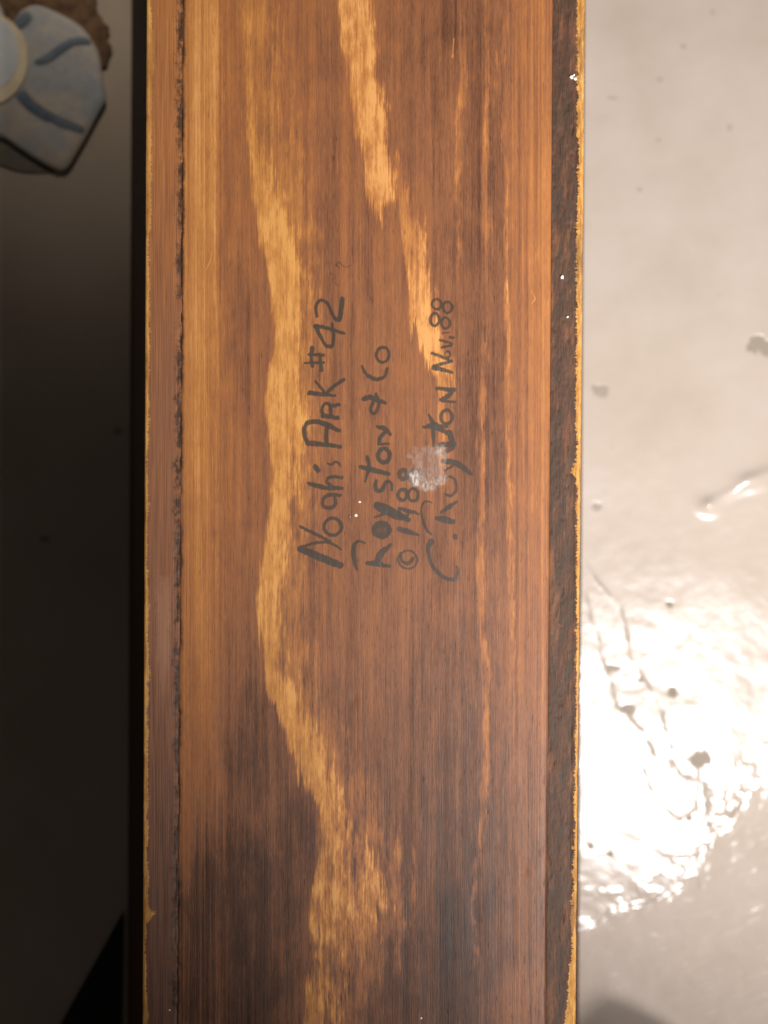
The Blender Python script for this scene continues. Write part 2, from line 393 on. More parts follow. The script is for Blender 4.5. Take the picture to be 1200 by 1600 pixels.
    cl = noise(X * 0.0035, Y * 0.0035, 51.0, 4, 0.55); cl2 = noise(X * 0.02, Y * 0.03, 52.0, 3)
    col = ramp(cl, [(0.30, lin(176, 162, 148)), (0.5, lin(184, 170, 157)), (0.7, lin(189, 176, 166))])
    speck = sm(noise(X * 0.05, Y * 0.05, 53.0, 2, 0.7), 0.72, 0.80)
    col = mixc(col, lin(150, 136, 118), speck * 0.35)
    col = mixc(col, lin(112, 101, 84), attr('bare'))
    put(b, 'Base Color', col)
    put(b, 'Roughness', 0.19 + (cl2 - 0.5) * 0.10 + attr('bare') * 0.6)
    put(b, 'Specular IOR Level', 0.5 - attr('bare') * 0.4)
    bump(b, noise(X * 0.05, Y * 0.06, 54.0, 4, 0.6) + noise(X * 0.18, Y * 0.2, 55.0, 2) * 0.25, 0.16, 0.0003)
    o = link('floor', me, m); tag(o, 'glossy beige painted concrete floor, chipped and rippled', None, 'structure')
    return o
build_floor()

# ------------------------------------------------------------------ the ark hull, upside down
Y0, Y1 = -0.33, 0.33
base_z = 0.0
ark = bpy.data.objects.new('toy_ark', None); C.objects.link(ark); ark.location = (0, 0, 0)
ark.empty_display_size = 0.02
tag(ark, 'brown stained wooden toy ark turned over, handwriting on its flat bottom', 'toy ark')

def rows(step):
    a = np.arange(-60, 1661, step)                     # in layout units along the length
    y = 800 * S - a * S
    return np.concatenate([[Y1], y, [Y0]])
def left_edge(y): return face(228.0, 0)[0] - (800 - y / S) * S * 0.00375
def right_edge(y): return face(915.0, 0)[0] - (800 - y / S) * S * 0.0094
def left_joint(y): return face(287.0, 0)[0] - (800 - y / S) * S * 0.006
def right_joint(y): return face(862.0, 0)[0] - (800 - y / S) * S * 0.0062

def build_panel():
    y = rows(4.0)
    n = 150
    u = np.linspace(0, 1, n)
    u = np.concatenate([[0, 0], u, [1, 1]])
    xl = left_joint(y) - 0.0003; xr = right_joint(y) + 0.0003
    Xg = xl[:, None] + (xr - xl)[:, None] * u[None, :]
    Yg = np.repeat(y[:, None], len(u), 1)
    gx, gy = Xg / S, Yg / S
    Zg = H - 0.00008 + 0.00022 * fbm(gx / 160, gy / 500, 0, 3) + 0.00006 * fbm(gx / 18, gy / 160, 2, 3)
    # eased arrises
    dl = (Xg - xl[:, None]) / S; dr = (xr[:, None] - Xg) / S
    Zg -= 0.00012 * np.exp(-(dl / 2.5) ** 2) + 0.0003 * np.exp(-(dr / 4.0) ** 2)
    # little dents
    for cx, cy, r, dp in [(553, 1092, 5, .00022), (819, 1363, 4, .00028), (309, 690, 4, .0002), (640, 409, 6, .0001)]:
        fx, fy = face(cx, cy); Zg -= dp * np.exp(-(((Xg - fx) / S / r) ** 2 + ((Yg - fy) / S / (r * 1.5)) ** 2))
    Zg[:, 0] = H - 0.018; Zg[:, -1] = H - 0.018
    Zg[:, 1] = Zg[:, 2] - 0.0003; Zg[:, -2] = Zg[:, -3] - 0.0003
    me = grid_mesh('bottom_panel', np.stack([Xg, Yg, Zg], -1)[:, ::-1])
    return link('bottom_panel', me, bottom_wood(), ark)
panel = build_panel()

def build_side(side):
    y = rows(2.6)
    eo = left_edge(y) if side < 0 else right_edge(y)
    ji = left_joint(y) if side < 0 else right_joint(y)
    top_z = H + (0.0 if side < 0 else -0.0002)
    # foot of the flared plank on the floor
    if side < 0: foot = -0.0015 + np.interp(y, [-0.33, 0.33], [flo(195.5, 0)[0], flo(204.0, 0)[0]]) * 1.0 + 0.0015
    else: foot = np.interp(y, [-0.33, 0.33], [flo(904.5, 0)[0], flo(917.0, 0)[0]])
    nt = 44
    cols = []; zz = []
    r = 0.0009
    wid = np.abs(ji - eo)
    sg = 1 if side < 0 else -1
    yy = y / S
    nick = 0.00035 * np.maximum(0, fbm(yy / 26, yy * 0 + 3.1 * side, 3, 4) - 0.05) + 0.0001 * fbm(yy / 300, yy * 0 + 8, 4, 2)
    # from foot up the outer face, round the arris, over the top, down the joint
    for t in np.linspace(0, 1, 8):
        cols.append(foot + (eo + 0 - foot) * t); zz.append(np.full_like(y, base_z - 0.004 + (top_z - r - base_z + 0.004) * t))
    for a in np.linspace(0, math.pi / 2, 6)[1:]:
        cols.append(eo + sg * (r * (1 - math.cos(a)) + nick * math.sin(a) * 0.8)); zz.append(top_z - r * (1 - math.sin(a)) - nick)
    a0 = eo + sg * r
    for t in np.linspace(0, 1, nt)[1:]:
        x = a0 + (ji - sg * 0.00003 - a0) * t
        px = x / S; e = np.abs(x - ji) / S
        h = np.zeros_like(y)
        if side < 0:
            h = 0.00005 * fbm(px / 3.0, yy / 200, 1, 2) + 0.00012 * fbm(px / 14, yy / 90, 2, 3)
            h = h - 0.00035 * np.exp(-(e / 5.0) ** 2) * (0.35 + 1.6 * fbm(px / 8, yy / 20, 5, 3)) - 0.00012 * np.exp(-(e / 1.5) ** 2)
        else:
            pit = np.maximum(0, fbm(px / 7, yy / 10, 1, 3) - 0.22)
            h = 0.00018 * fbm(px / 16, yy / 34, 2, 4) + 0.00010 * fbm(px / 3.0, yy / 6, 4, 2) - 0.0006 * pit
            h = h - 0.0003 * np.exp(-(e / 1.6) ** 2) - 0.00035
        fade = min(1.0, t * 6)
        cols.append(x); zz.append(top_z - nick * max(0, 1 - t * 8) + h * fade)
    cols.append(ji - sg * 0.00003); zz.append(np.full_like(y, H - 0.004))
    # inner face down to the foot
    thick = sg * 0.013
    cols.append(foot + thick); zz.append(np.full_like(y, base_z - 0.004))
    Xg = np.stack(cols, 1); Zg = np.stack(zz, 1); Yg = np.repeat(y[:, None], Xg.shape[1], 1)
    P = np.stack([Xg, Yg, Zg], -1)
    me = grid_mesh('side_plank', P if side < 0 else P[:, ::-1])
    o = link('side_plank', me, plank_wood(side), ark)
    return o
pl = build_side(-1); pr = build_side(1)
pl['label'] = 'left side plank edge with worn yellow arris and dark glue line'
pr['label'] = 'right side plank edge, dark, pitted and rough'

def prism(name, poly, z0, z1, m, parent=None, bevel=0.0):
    bm = bmesh.new()
    vs_ = [bm.verts.new((x, y, z0)) for x, y in poly]
    f = bm.faces.new(vs_); f.normal_update()
    if f.normal.z > 0: f.normal_flip()
    ext = bmesh.ops.extrude_face_region(bm, geom=[f])
    for v in [g for g in ext['geom'] if isinstance(g, bmesh.types.BMVert)]: v.co.z = z1
    bmesh.ops.recalc_face_normals(bm, faces=bm.faces)
    if bevel: bmesh.ops.bevel(bm, geom=[e for e in bm.edges if all(abs(v.co.z - z1) < 1e-9 for v in e.verts)], offset=bevel, segments=3, profile=0.6, affect='EDGES')
    me = bpy.data.meshes.new(name); bm.to_mesh(me); bm.free()
    return link(name, me, m, parent, smooth=False)
end_mat = plain_wood('stained_end_plank', 0.2)
for yy0, yy1 in ((Y1 + 0.0002, Y1 + 0.014), (Y0 - 0.014, Y0 - 0.0002)):
    bm = bmesh.new()
    ym = (yy0 + yy1) / 2
    xs_ = [flo(198, 0)[0], flo(908, 0)[0], right_edge(ym), left_edge(ym)]; zs_ = [0, 0, H - 0.001, H - 0.001]
    a = [bm.verts.new((x, yy0, z)) for x, z in zip(xs_, zs_)]; c = [bm.verts.new((x, yy1, z)) for x, z in zip(xs_, zs_)]
    bm.faces.new(a); bm.faces.new(c[::-1])
    for i in range(4): bm.faces.new((a[i], c[i], c[(i + 1) % 4], a[(i + 1) % 4]))
    bmesh.ops.recalc_face_normals(bm, faces=bm.faces)
    bmesh.ops.bevel(bm, geom=list(bm.edges), offset=0.0008, segments=2, affect='EDGES')
    me = bpy.data.meshes.new('end_plank'); bm.to_mesh(me); bm.free(); link('end_plank', me, end_mat, ark, smooth=False)

# ------------------------------------------------------------------ handwriting
a2 = lambda pts: [(440 + p[0] / 3.75, 660 + p[1] / 3.75) + tuple(q / 3.75 for q in p[2:]) for p in pts]
a3 = lambda pts: [(460 + p[0] / 4.286, 380 + p[1] / 4.286) + tuple(q / 4.286 for q in p[2:]) for p in pts]
def smooth_path(pts, w):
    """Catmull-Rom through (x, y[, width]) -> dense (x, y, radius)"""
    P = [(p[0], p[1], (p[2] if len(p) > 2 else w) / 2 * 1.12) for p in pts]
    if len(P) == 1: return np.array(P)
    P = np.array(P); Q = np.vstack([2 * P[0] - P[1], P, 2 * P[-1] - P[-2]])
    out = []
    for i in range(1, len(Q) - 2):
        p0, p1, p2, p3 = Q[i - 1:i + 3]
        n = max(3, int(np.hypot(*(p2 - p1)[:2]) / 0.6))
        t = np.linspace(0, 1, n)[:, None]
        out.append(0.5 * (2 * p1 + (p2 - p0) * t + (2 * p0 - 5 * p1 + 4 * p2 - p3) * t ** 2 + (3 * p1 - p0 - 3 * p2 + p3) * t ** 3))
    return np.vstack(out)
def ell(cx, cy, rx, ry, w, a0=0.0):
    return [(cx + rx * math.cos(a), cy + ry * math.sin(a), w) for a in np.linspace(a0, a0 + 2 * math.pi, 14)]
def ink_mesh(name, strokes, m, lift, dens_scale=1.0, res=0.8):
    paths = [(smooth_path(p, w_), d) for p, w_, d in strokes]
    allp = np.vstack([p for p, _ in paths])
    x0, y0 = allp[:, 0].min() - 8, allp[:, 1].min() - 8; x1, y1 = allp[:, 0].max() + 8, allp[:, 1].max() + 8
    gx = np.arange(x0, x1, res); gy = np.arange(y0, y1, res); GX, GY = np.meshgrid(gx, gy)
    wx = GX + 1.2 * fbm(GX / 5, GY / 9, 1, 2); wy = GY + 1.5 * fbm(GX / 2.5, GY / 14, 3, 2)
    den = np.zeros_like(GX)
    for p, d in paths:
        best = np.full_like(GX, -9.0)
        for x, y, r in p:
            R = r + 5
            i0, i1 = np.searchsorted(gx, [x - R, x + R]); j0, j1 = np.searchsorted(gy, [y - R, y + R])
            sx = wx[j0:j1, i0:i1]; sy = wy[j0:j1, i0:i1]
            best[j0:j1, i0:i1] = np.maximum(best[j0:j1, i0:i1], r - np.hypot(sx - x, sy - y))
        cov = np.clip(best / 1.6 + 0.5, 0, 1) * d
        den = den + cov - den * cov * 0.72 - 0.28 * 0 * cov
    den = np.clip(den * dens_scale, 0, 1)
    k = (den[:-1, :-1] + den[1:, :-1] + den[1:, 1:] + den[:-1, 1:]) > 0.02
    FX, FY = face(GX, GY)
    gxx, gyy = FX / S, FY / S
    Z = H - 0.00008 + 0.00022 * fbm(gxx / 160, gyy / 500, 0, 3) + 0.00006 * fbm(gxx / 18, gyy / 160, 2, 3) + lift
    me = grid_mesh(name, np.stack([FX, FY, Z], -1)[::-1], keep=k[::-1], attrs={'ink': den[::-1]})
    return link(name, me, m, panel)
def ink_mat():
    m, b = mat('faded_black_marker'); X, Y, Z = grid_coords()
    fib = noise(X * 0.42, Y * 0.011, 1.0, 3, 0.6); n2 = noise(X * 0.10, Y * 0.05, 61.0, 3)
    put(b, 'Base Color', mixc(lin(50, 46, 40), lin(70, 64, 54), n2)); put(b, 'Roughness', 0.45)
    put(b, 'Alpha', (attr('ink') * (0.80 + (fib - 0.5) * 1.3 + (n2 - 0.5) * 0.7 + (noise(X * 0.36, Y * 0.040, 14.0, 2, 0.6) - 0.5) * 0.9)).sat())
    return m
INK = ink_mat()
L1 = [(a2([(112, 742, 34), (170, 765, 36), (250, 800, 38), (345, 838, 34)]), 9, .92), (a2([(115, 732, 16), (200, 706, 14), (280, 706, 13), (350, 745, 9)]), 4, .8),
      (a2([(282, 697, 16), (200, 655, 17), (110, 610, 14)]), 4, .82), (a2(ell(300, 612, 50, 50, 17, 2.4)), 4, .8),
      (a2([(345, 428, 14), (285, 424, 18), (246, 448, 20), (246, 494, 20), (290, 500, 20), (314, 478, 18), (312, 436, 14)]), 4, .78),
      (a2([(155, 355, 14), (200, 370, 22), (260, 384, 24), (352, 386, 18)]), 5, .88), (a2([(300, 378, 16), (268, 352, 16), (272, 328, 16), (305, 318, 16), (352, 324, 18)]), 4, .82),
      (a2([(197, 258, 24), (213, 282, 26)]), 6, .9), (a2([(343, 256, 10), (335, 236, 12), (312, 234, 12), (296, 248, 12), (270, 238, 8)]), 3, .75),
      (a2([(158, 122, 28), (230, 128, 24), (345, 142, 18)]), 6, .9), (a2([(155, 122, 20), (135, 80, 22), (134, 35, 22), (152, 5, 22), (200, -4, 24), (260, 12, 28), (338, 48, 18)]), 6, .9),
      (a2([(268, 12, 22), (262, 60, 22), (264, 118, 20)]), 5, .85),
      (a3([(188, 1158, 20), (240, 1162, 26), (288, 1170, 24)]), 5, .86), (a3([(196, 1160, 18), (184, 1115, 18), (204, 1076, 18), (238, 1086, 18), (246, 1150, 16)]), 4, .82), (a3([(244, 1092, 22), (300, 1080, 20)]), 5, .85),
      (a3([(100, 1004, 28), (180, 1012, 24), (272, 1022, 12)]), 5, .88), (a3([(212, 1012, 18), (260, 962, 18), (330, 914, 22)]), 4, .86), (a3([(205, 1005, 18), (172, 960, 17), (140, 925, 12)]), 4, .82),
      (a3([(70, 803, 12), (130, 800, 14), (196, 802, 14)]), 3, .84), (a3([(96, 746, 16), (196, 750, 18)]), 4, .84), (a3([(118, 704, 26), (112, 760, 20), (122, 822, 20)]), 5, .84), (a3([(172, 742, 18), (180, 852, 22)]), 5, .84),
      (a3([(138, 553, 22), (230, 572, 20), (332, 606, 16)]), 5, .9), (a3([(142, 556, 24), (172, 618, 20), (208, 682, 20), (250, 688, 22), (262, 620, 20), (252, 536, 12)]), 5, .88),
      (a3([(152, 492, 16), (143, 425, 18), (170, 386, 18), (214, 395, 18), (240, 440, 18), (266, 496, 20), (300, 514, 26), (312, 450, 26), (322, 376, 30)]), 5, .88),
      (a3([(278, 150, 10), (300, 125, 8), (335, 158, 8), (382, 148, 6)]), 2, .32), (a3([(282, 150, 12), (300, 165, 10)]), 2, .3), (a3([(238, 200, 8), (268, 225, 8), (255, 250, 6), (302, 292, 6)]), 2, .24)]
L2 = [(a2([(440, 862, 10), (424, 790, 24), (424, 725, 20), (452, 696, 14), (492, 708, 6)]), 4, .82), (a2([(505, 826, 22), (560, 830, 26), (636, 846, 12)]), 5, .85),
      (a2([(560, 815, 30), (586, 765, 34), (642, 716, 14)]), 7, .84), (a2(ell(586, 630, 42, 36, 30, 1.0)), 6, .8), (a2([(586, 630, 40)]), 8, .5),
      (a2([(562, 488, 40), (610, 510, 50), (680, 545, 44), (745, 570, 22)]), 10, .88), (a2([(545, 556, 8), (590, 540, 12), (630, 520, 16)]), 4, .75),
      (a2([(556, 343, 16), (552, 375, 20), (562, 402, 20), (588, 398, 20), (602, 366, 18), (622, 346, 16), (643, 360, 14), (646, 398, 10)]), 4, .84),
      (a2([(462, 262, 18), (510, 272, 26), (560, 286, 26), (628, 302, 20)]), 6, .88), (a2([(502, 203, 20), (512, 262, 18), (490, 345, 12)]), 4, .82),
      (a2(ell(600, 195, 34, 40, 22, 2.0)), 5, .85), (a2([(566, 132, 10), (590, 128, 14), (632, 126, 8)]), 3, .75), (a2([(570, 125, 16), (578, 92, 20), (612, 52, 16)]), 4, .8), (a2([(560, 26, 14), (606, 38, 26), (638, 72, 14)]), 5, .82),
      (a3([(468, 1044, 28), (500, 1032, 30), (545, 1048, 30), (606, 1068, 20)]), 6, .88), (a3([(545, 1010, 16), (566, 1062, 20), (556, 1118, 20), (530, 1142, 18), (508, 1112, 18), (530, 1066, 18)]), 5, .78),
      (a3([(455, 822, 10), (480, 876, 20), (540, 910, 24), (600, 896, 20), (622, 838, 16)]), 4, .8), (a3(ell(592, 748, 43, 50, 16, 2.2)), 4, .85)]
L3 = [(a2(ell(740, 805, 56, 53, 11, 0.5)), 3, .62), (a2([(698, 768, 14), (706, 814, 16), (740, 826, 20), (772, 798, 14)]), 4, .75), (a2([(690, 626, 24), (745, 642, 26), (802, 662, 10)]), 5, .88),
      (a2([(690, 505, 16), (740, 518, 22), (802, 536, 12)]), 5, .78), (a2([(694, 508, 14), (688, 540, 14), (708, 560, 14), (736, 548, 14), (742, 520, 12)]), 4, .74), (a2(ell(710, 425, 26, 33, 18, 1.2)), 4, .84), (a2(ell(772, 425, 29, 36, 14, 1.2)), 4, .82),
      (a2(ell(714, 305, 22, 26, 24, .4)), 5, .72), (a2(ell(782, 315, 32, 42, 11, .4)), 3, .78), (a2([(882, 470, 6), (842, 464, 10), (820, 500, 12), (828, 570, 12), (850, 630, 14), (880, 658, 8)]), 3, .72)]
L4 = [(a2([(880, 700, 30), (862, 728, 22), (862, 776, 18), (892, 852, 18), (950, 908, 20), (1010, 922, 18), (1032, 890, 12), (1030, 845, 10)]), 5, .86), (a2([(1018, 668, 24), (1020, 676, 24)]), 6, .8),
      (a2([(908, 562, 18), (955, 570, 34), (1005, 582, 24)]), 7, .9), (a2([(935, 528, 14), (985, 495, 24), (1028, 464, 10)]), 5, .78),
      (a2([(958, 330, 10), (986, 320, 12), (1018, 340, 14), (1022, 400, 14), (990, 432, 14), (958, 420, 10)]), 4, .68), (a2([(948, 226, 24), (1010, 236, 32), (1060, 262, 28), (1112, 304, 16)]), 7, .85), (a2([(955, 282, 8), (1005, 258, 14)]), 4, .7),
      (a2([(932, 132, 26), (1008, 128, 30)]), 7, .8), (a2([(985, 60, 28), (1004, 125, 26)]), 7, .8), (a2([(1000, 150, 30), (945, 180, 20)]), 5, .6),
      (a2([(832, 30, 12), (885, 24, 28), (975, 62, 22)]), 6, .88), (a2([(880, -10, 14), (890, 70, 20), (892, 142, 14)]), 4, .78), (a3([(900, 1150, 16), (945, 1220, 30), (1025, 1230, 16)]), 6, .8),
      (a3(ell(1020, 1165, 38, 46, 20, 2.0)), 4, .85), (a3([(955, 972, 20), (1066, 984, 26)]), 6, .86), (a3([(1064, 984, 26), (1030, 1022, 28), (982, 1052, 22)]), 6, .84), (a3([(985, 1055, 18), (1075, 1066, 14)]), 4, .78),
      (a3([(928, 836, 24), (985, 846, 26), (1058, 868, 14)]), 5, .88), (a3([(934, 826, 22), (990, 808, 20), (1056, 790, 14)]), 5, .85), (a3([(1056, 794, 14), (990, 762, 18), (922, 738, 16)]), 4, .82),
      (a3(ell(1026, 745, 18, 22, 11, 1)), 3, .75), (a3([(985, 700, 14), (1058, 676, 12), (975, 650, 14)]), 3, .8), (a3([(1000, 690, 12), (1050, 690, 12)]), 3, .6), (a3([(1045, 632, 16), (1066, 634, 14)]), 4, .8), (a3([(985, 605, 8), (1040, 600, 8)]), 2, .55),
      (a3(ell(940, 512, 30, 42, 17, 1.0)), 4, .85), (a3(ell(1014, 536, 28, 38, 14, 1.0)), 4, .8), (a3(ell(954, 410, 31, 34, 14, 1.0)), 4, .8), (a3(ell(1026, 430, 32, 36, 15, 1.0)), 4, .8)]
for i, (Ls, txt) in enumerate(((L1, 'uppermost marker line on the plank, title and number'), (L2, 'second marker line, maker name'), (L3, 'third marker line, copyright year'), (L4, 'fourth marker line, signature and date'))):
    o = ink_mesh('handwriting', Ls, INK, 0.00006 + i * 0.000015); o['label'] = txt

# dried pale residue and crumbs
def residue():
    m, b = mat('dried_pale_residue'); X, Y, Z = grid_coords()
    put(b, 'Base Color', lin(196, 184, 174)); put(b, 'Roughness', 0.7)
    n = noise(X * 0.30, Y * 0.10, 71.0, 4, 0.7)
    put(b, 'Alpha', (attr('ink') * (0.25 + sm(n, 0.36, 0.66) * 0.8)).sat())
    res = 0.8
    GX, GY = np.meshgrid(np.arange(628, 706, res), np.arange(684, 772, res))
    rr = fbm(GX / 9, GY / 9, 2, 4)
    body = 1 - nstep(0.75, 1.15, np.hypot((GX - 669) / 29, (GY - 729) / 34) + 0.7 * rr)
    body *= np.where(np.abs(GX - 664.5) < 3, 1 - 0.7 * np.exp(-((GY - 722) / 16) ** 2), 1)
    rim = np.exp(-((np.hypot((GX - 669) / 26, (GY - 731) / 30) - 0.9 + .3 * rr) / 0.16) ** 2) * nstep(735, 755, GY) * nstep(640, 655, GX)
    den = body * 0.25 + rim * 0.45
    for cx, cy, r, a in [(648, 745, 9, 1.0), (693, 747, 5, .95), (676, 762, 5, .7), (660, 757, 6, .6), (688, 706, 7, .4)]:
        den += a * np.exp(-(np.hypot(GX - cx, GY - cy) / r + .5 * rr) ** 2)
    den = np.clip(den, 0, 1)
    k = (den[:-1, :-1] + den[1:, 1:]) > 0.02
    FX, FY = face(GX, GY); gxx, gyy = FX / S, FY / S
    Z = H - 0.00008 + 0.00022 * fbm(gxx / 160, gyy / 500, 0, 3) + 0.00006 * fbm(gxx / 18, gyy / 160, 2, 3) + 0.00016 + 0.00025 * den * (0.6 + rr)
    me = grid_mesh('dried_residue', np.stack([FX, FY, Z], -1)[::-1], keep=k[::-1], attrs={'ink': den[::-1]})
    o = link('dried_residue', me, m, panel); o['label'] = 'pale smeared patch of dried residue over the writing'
residue()
crumb_m, b = mat('white_crumb'); X, Y, Z = grid_coords(); put(b, 'Base Color', mixc(lin(236, 228, 218), lin(214, 200, 184), noise(X * 0.3, Y * 0.3, 3.0))); put(b, 'Roughness', 0.7)
crumbs = [(562, 784, 2.2, 0), (556, 805, 2.4, 0), (547, 808, 1.2, 0), (586, 808, 1.2, 0), (578, 812, 1.0, 0), (893, 120, 3.0, 2), (899, 123, 2.6, 2), (897, 117, 1.8, 2), (878, 433, 3.0, 2), (887, 495, 1.8, 2), (658, 1591, 1.8, 0), (265, 1578, 1.8, 1)]
for i, (cx, cy, r, host) in enumerate(crumbs):
    bm = bmesh.new(); bmesh.ops.create_icosphere(bm, subdivisions=2, radius=r * S)
    for v in bm.verts:
        v.co *= 1 + 0.9 * float(vnoise(np.array(v.co.x / S * .7 + i * 7.7), np.array(v.co.y / S * .7 + v.co.z / S), 2)); v.co.z *= 0.5
    me = bpy.data.meshes.new('white_crumb'); bm.to_mesh(me); bm.free()
    fx, fy = face(cx, cy)
    o = link('white_crumb', me, crumb_m, (panel, pl, pr)[host]); o.location = (fx, fy, H - 0.0002 + r * S * 0.2)
# a pale curved scratch in the finish
sc_m, b = mat('bare_scratch'); X, Y, Z = grid_coords(); put(b, 'Base Color', mixc(lin(222, 160, 80), lin(200, 130, 60), noise(X * 0.1, Y * 0.1))); put(b, 'Roughness', 0.6); put(b, 'Alpha', attr('ink'))
for st in ([(331, 392, 1.5), (329, 405, 2.0), (325, 415, 2.0), (319, 425, 1.5)], [(830, 455, 1), (836, 466, 1.6), (831, 474, 1)], [(709, 60, 1), (707, 90, 1.4)]):
    ink_mesh('scratch', [(st, 2, .85)], sc_m, 0.00007)

# ------------------------------------------------------------------ things on the floor, upper left
def paint(name, c1, c2, sc, rough=0.55):
    m, b = mat(name); X, Y, Z = grid_coords(); n = noise(X * sc, Y * sc, 81.0, 4, 0.6); n2 = noise(X * sc * 6, Y * sc * 6, 82.0, 3)
    put(b, 'Base Color', ramp((n + (n2 - 0.5) * 0.35).sat(), [(0.36, c1), (0.64, c2)])); put(b, 'Roughness', rough)
    bump(b, n2, 0.3, 0.0004)
    return m
m_petal = paint('washed_grey_blue_paint', lin(158, 166, 178), lin(196, 184, 172), 0.009)
m_line = paint('slate_blue_paint', lin(84, 104, 126), lin(108, 122, 138), 0.02)
E.nt = m_line.node_tree; put(m_line.node_tree.nodes['Principled BSDF'], 'Alpha', (attr('ink') * 1.1).sat())
m_ctr = paint('pale_blue_paint', lin(206, 216, 226), lin(218, 224, 230), 0.02)
m_cream = paint('cream_paint', lin(240, 226, 198), lin(228, 210, 182), 0.02)
m_under = paint('grey_underside', lin(96, 90, 84), lin(116, 108, 98), 0.02)
fl = bpy.data.objects.new('painted_flower', None); C.objects.link(fl); fx, fy = flo(-10, 95); fl.location = (fx, fy, 0); fl.empty_display_size = 0.01
tag(fl, 'pale grey-blue painted flower with cream centre and blue petal lines on the floor', 'flower')
FZ = 0.007
def spline(pts, n=10, closed=True):
    P = np.array(pts, float); N = len(P); out = []
    for i in range(N if closed else N - 1):
        g = lambda j: P[j % N] if closed else P[min(max(j, 0), N - 1)]
        p0, p1, p2, p3 = g(i - 1), g(i), g(i + 1), g(i + 2)
        for t in np.linspace(0, 1, n, endpoint=False):
            out.append(0.5 * (2 * p1 + (p2 - p0) * t + (2 * p0 - 5 * p1 + 4 * p2 - p3) * t ** 2 + (3 * p1 - p0 - 3 * p2 + p3) * t ** 3))
    if not closed: out.append(P[-1])
    return np.array(out)
outline = spline([(22, 40), (28, 18), (42, 7), (54, 4), (70, 8), (92, 18), (116, 31), (133, 46), (143, 62), (151, 76), (156, 98), (159, 122), (163, 148), (161, 160),
                  (150, 180), (138, 203), (124, 228), (107, 257), (98, 265), (87, 264), (60, 250), (30, 231), (0, 212), (-50, 200), (-110, 190), (-150, 140), (-160, 80), (-130, 10), (-90, -30), (-40, -30), (-5, 0), (10, 40)], 5)
cx0, cy0 = -10, 95
def dome(u, px=None, py=None):     # height of the petal face by relative radius
    return FZ - 0.0022 * u ** 2
def petal_disc():
    ring = outline; n = len(ring); V = []; F = []
    rs = [0.0, 0.2, 0.4, 0.6, 0.8, 0.92, 0.98, 1.0]
    for u in rs:
        for x, y in ring:
            qx, qy = cx0 + (x - cx0) * u, cy0 + (y - cy0) * u
            z = dome(u) - (0.0012 if u == 1.0 else 0) + 0.0006 * float(fbm(np.array(qx / 40), np.array(qy / 40), 1, 2))
            wx, wy = flo(qx, qy, FZ); V.append((wx - fx, wy - fy, z))
    for x, y in ring:      # undercut side down to the floor
        qx, qy = cx0 + (x - cx0) * 0.985, cy0 + (y - cy0) * 0.985; wx, wy = flo(qx, qy, FZ); V.append((wx - fx, wy - fy, 0.001))
    R = len(rs) + 1
    for r in range(R - 1):
        for i in range(n):
            j = (i + 1) % n; F.append((r * n + i, (r + 1) * n + i, (r + 1) * n + j, r * n + j))
    me = bpy.data.meshes.new('petal_disc'); me.from_pydata(V, [], F); me.update()
    return link('petal_disc', me, m_petal, fl)
pd = petal_disc()
def band_on_disc(name, pts, m, zoff, parent):
    P = smooth_path([(x, y, w_ * 1.5) for x, y, w_ in pts], 8)[::3]; V = []; F = []; al = []
    for i, (x, y, r) in enumerate(P):
        a, c = P[max(0, i - 1)], P[min(len(P) - 1, i + 1)]
        t = np.array([c[0] - a[0], c[1] - a[1]]); t /= np.linalg.norm(t) + 1e-9; nx, ny = -t[1], t[0]
        for k_ in (-1, -0.5, 0, 0.5, 1):
            qx, qy = x + nx * r * k_, y + ny * r * k_
            rel = min(1.0, math.hypot(qx - cx0, qy - cy0) / 175)
            wx, wy = flo(qx, qy, FZ)
            z = dome(rel) + 0.0006 * float(fbm(np.array(qx / 40), np.array(qy / 40), 1, 2)) + zoff * 0.4 + 0.0003 * (1 - k_ * k_) - 0.0001
            V.append((wx - fx, wy - fy, z)); al.append(max(0.0, 1 - k_ * k_) * min(1, i / 4, (len(P) - 1 - i) / 4))
    for i in range(len(P) - 1):
        for k_ in range(4):
            q = i * 5 + k_; F.append((q, q + 1, q + 6, q + 5))
    me = bpy.data.meshes.new(name); me.from_pydata(V, [], F); me.update()
    at = me.attributes.new('ink', 'FLOAT', 'POINT'); at.data.foreach_set('value', al)
    return link(name, me, m, parent)
band_on_disc('petal_line', [(52, 98, 6), (72, 92, 10), (92, 78, 11), (112, 65, 10), (130, 62, 9), (144, 65, 6)], m_line, 0.0008, fl)
band_on_disc('petal_line', [(28, 142, 14), (48, 164, 14), (75, 182, 13), (105, 194, 11), (134, 204, 8)], m_line, 0.0008, fl)
band_on_disc('petal_line', [(24, 44, 12), (36, 30, 15), (50, 18, 8)], m_line, 0.0008, fl)
def disc(name, cx, cy, rx, ry, z0, z1, m, parent, bev):
    pts = [flo(cx + rx * math.cos(a), cy + ry * math.sin(a), z1) for a in np.linspace(0, 2 * math.pi, 40, endpoint=False)]
    pts = [(x - fx, y - fy) for x, y in pts]
    return prism(name, pts, z0, z1, m, parent, bev)
ctr = disc('flower_centre', -14, 92, 57, 71, 0.004, 0.0078, m_cream, fl, 0.0006)
disc('centre_face', -17, 84, 46, 58, 0.0078, 0.0081, m_ctr, ctr, 0.0002)
und = [(x, y) for x, y in spline([(-60, 205), (0, 212), (60, 246), (88, 263), (70, 270), (30, 268), (0, 258), (-60, 240)], 4)]
prism('flower_base', [(flo(x, y, 0.003)[0] - fx, flo(x, y, 0.003)[1] - fy) for x, y in und], 0.0, 0.0016, m_under, fl, 0.001)

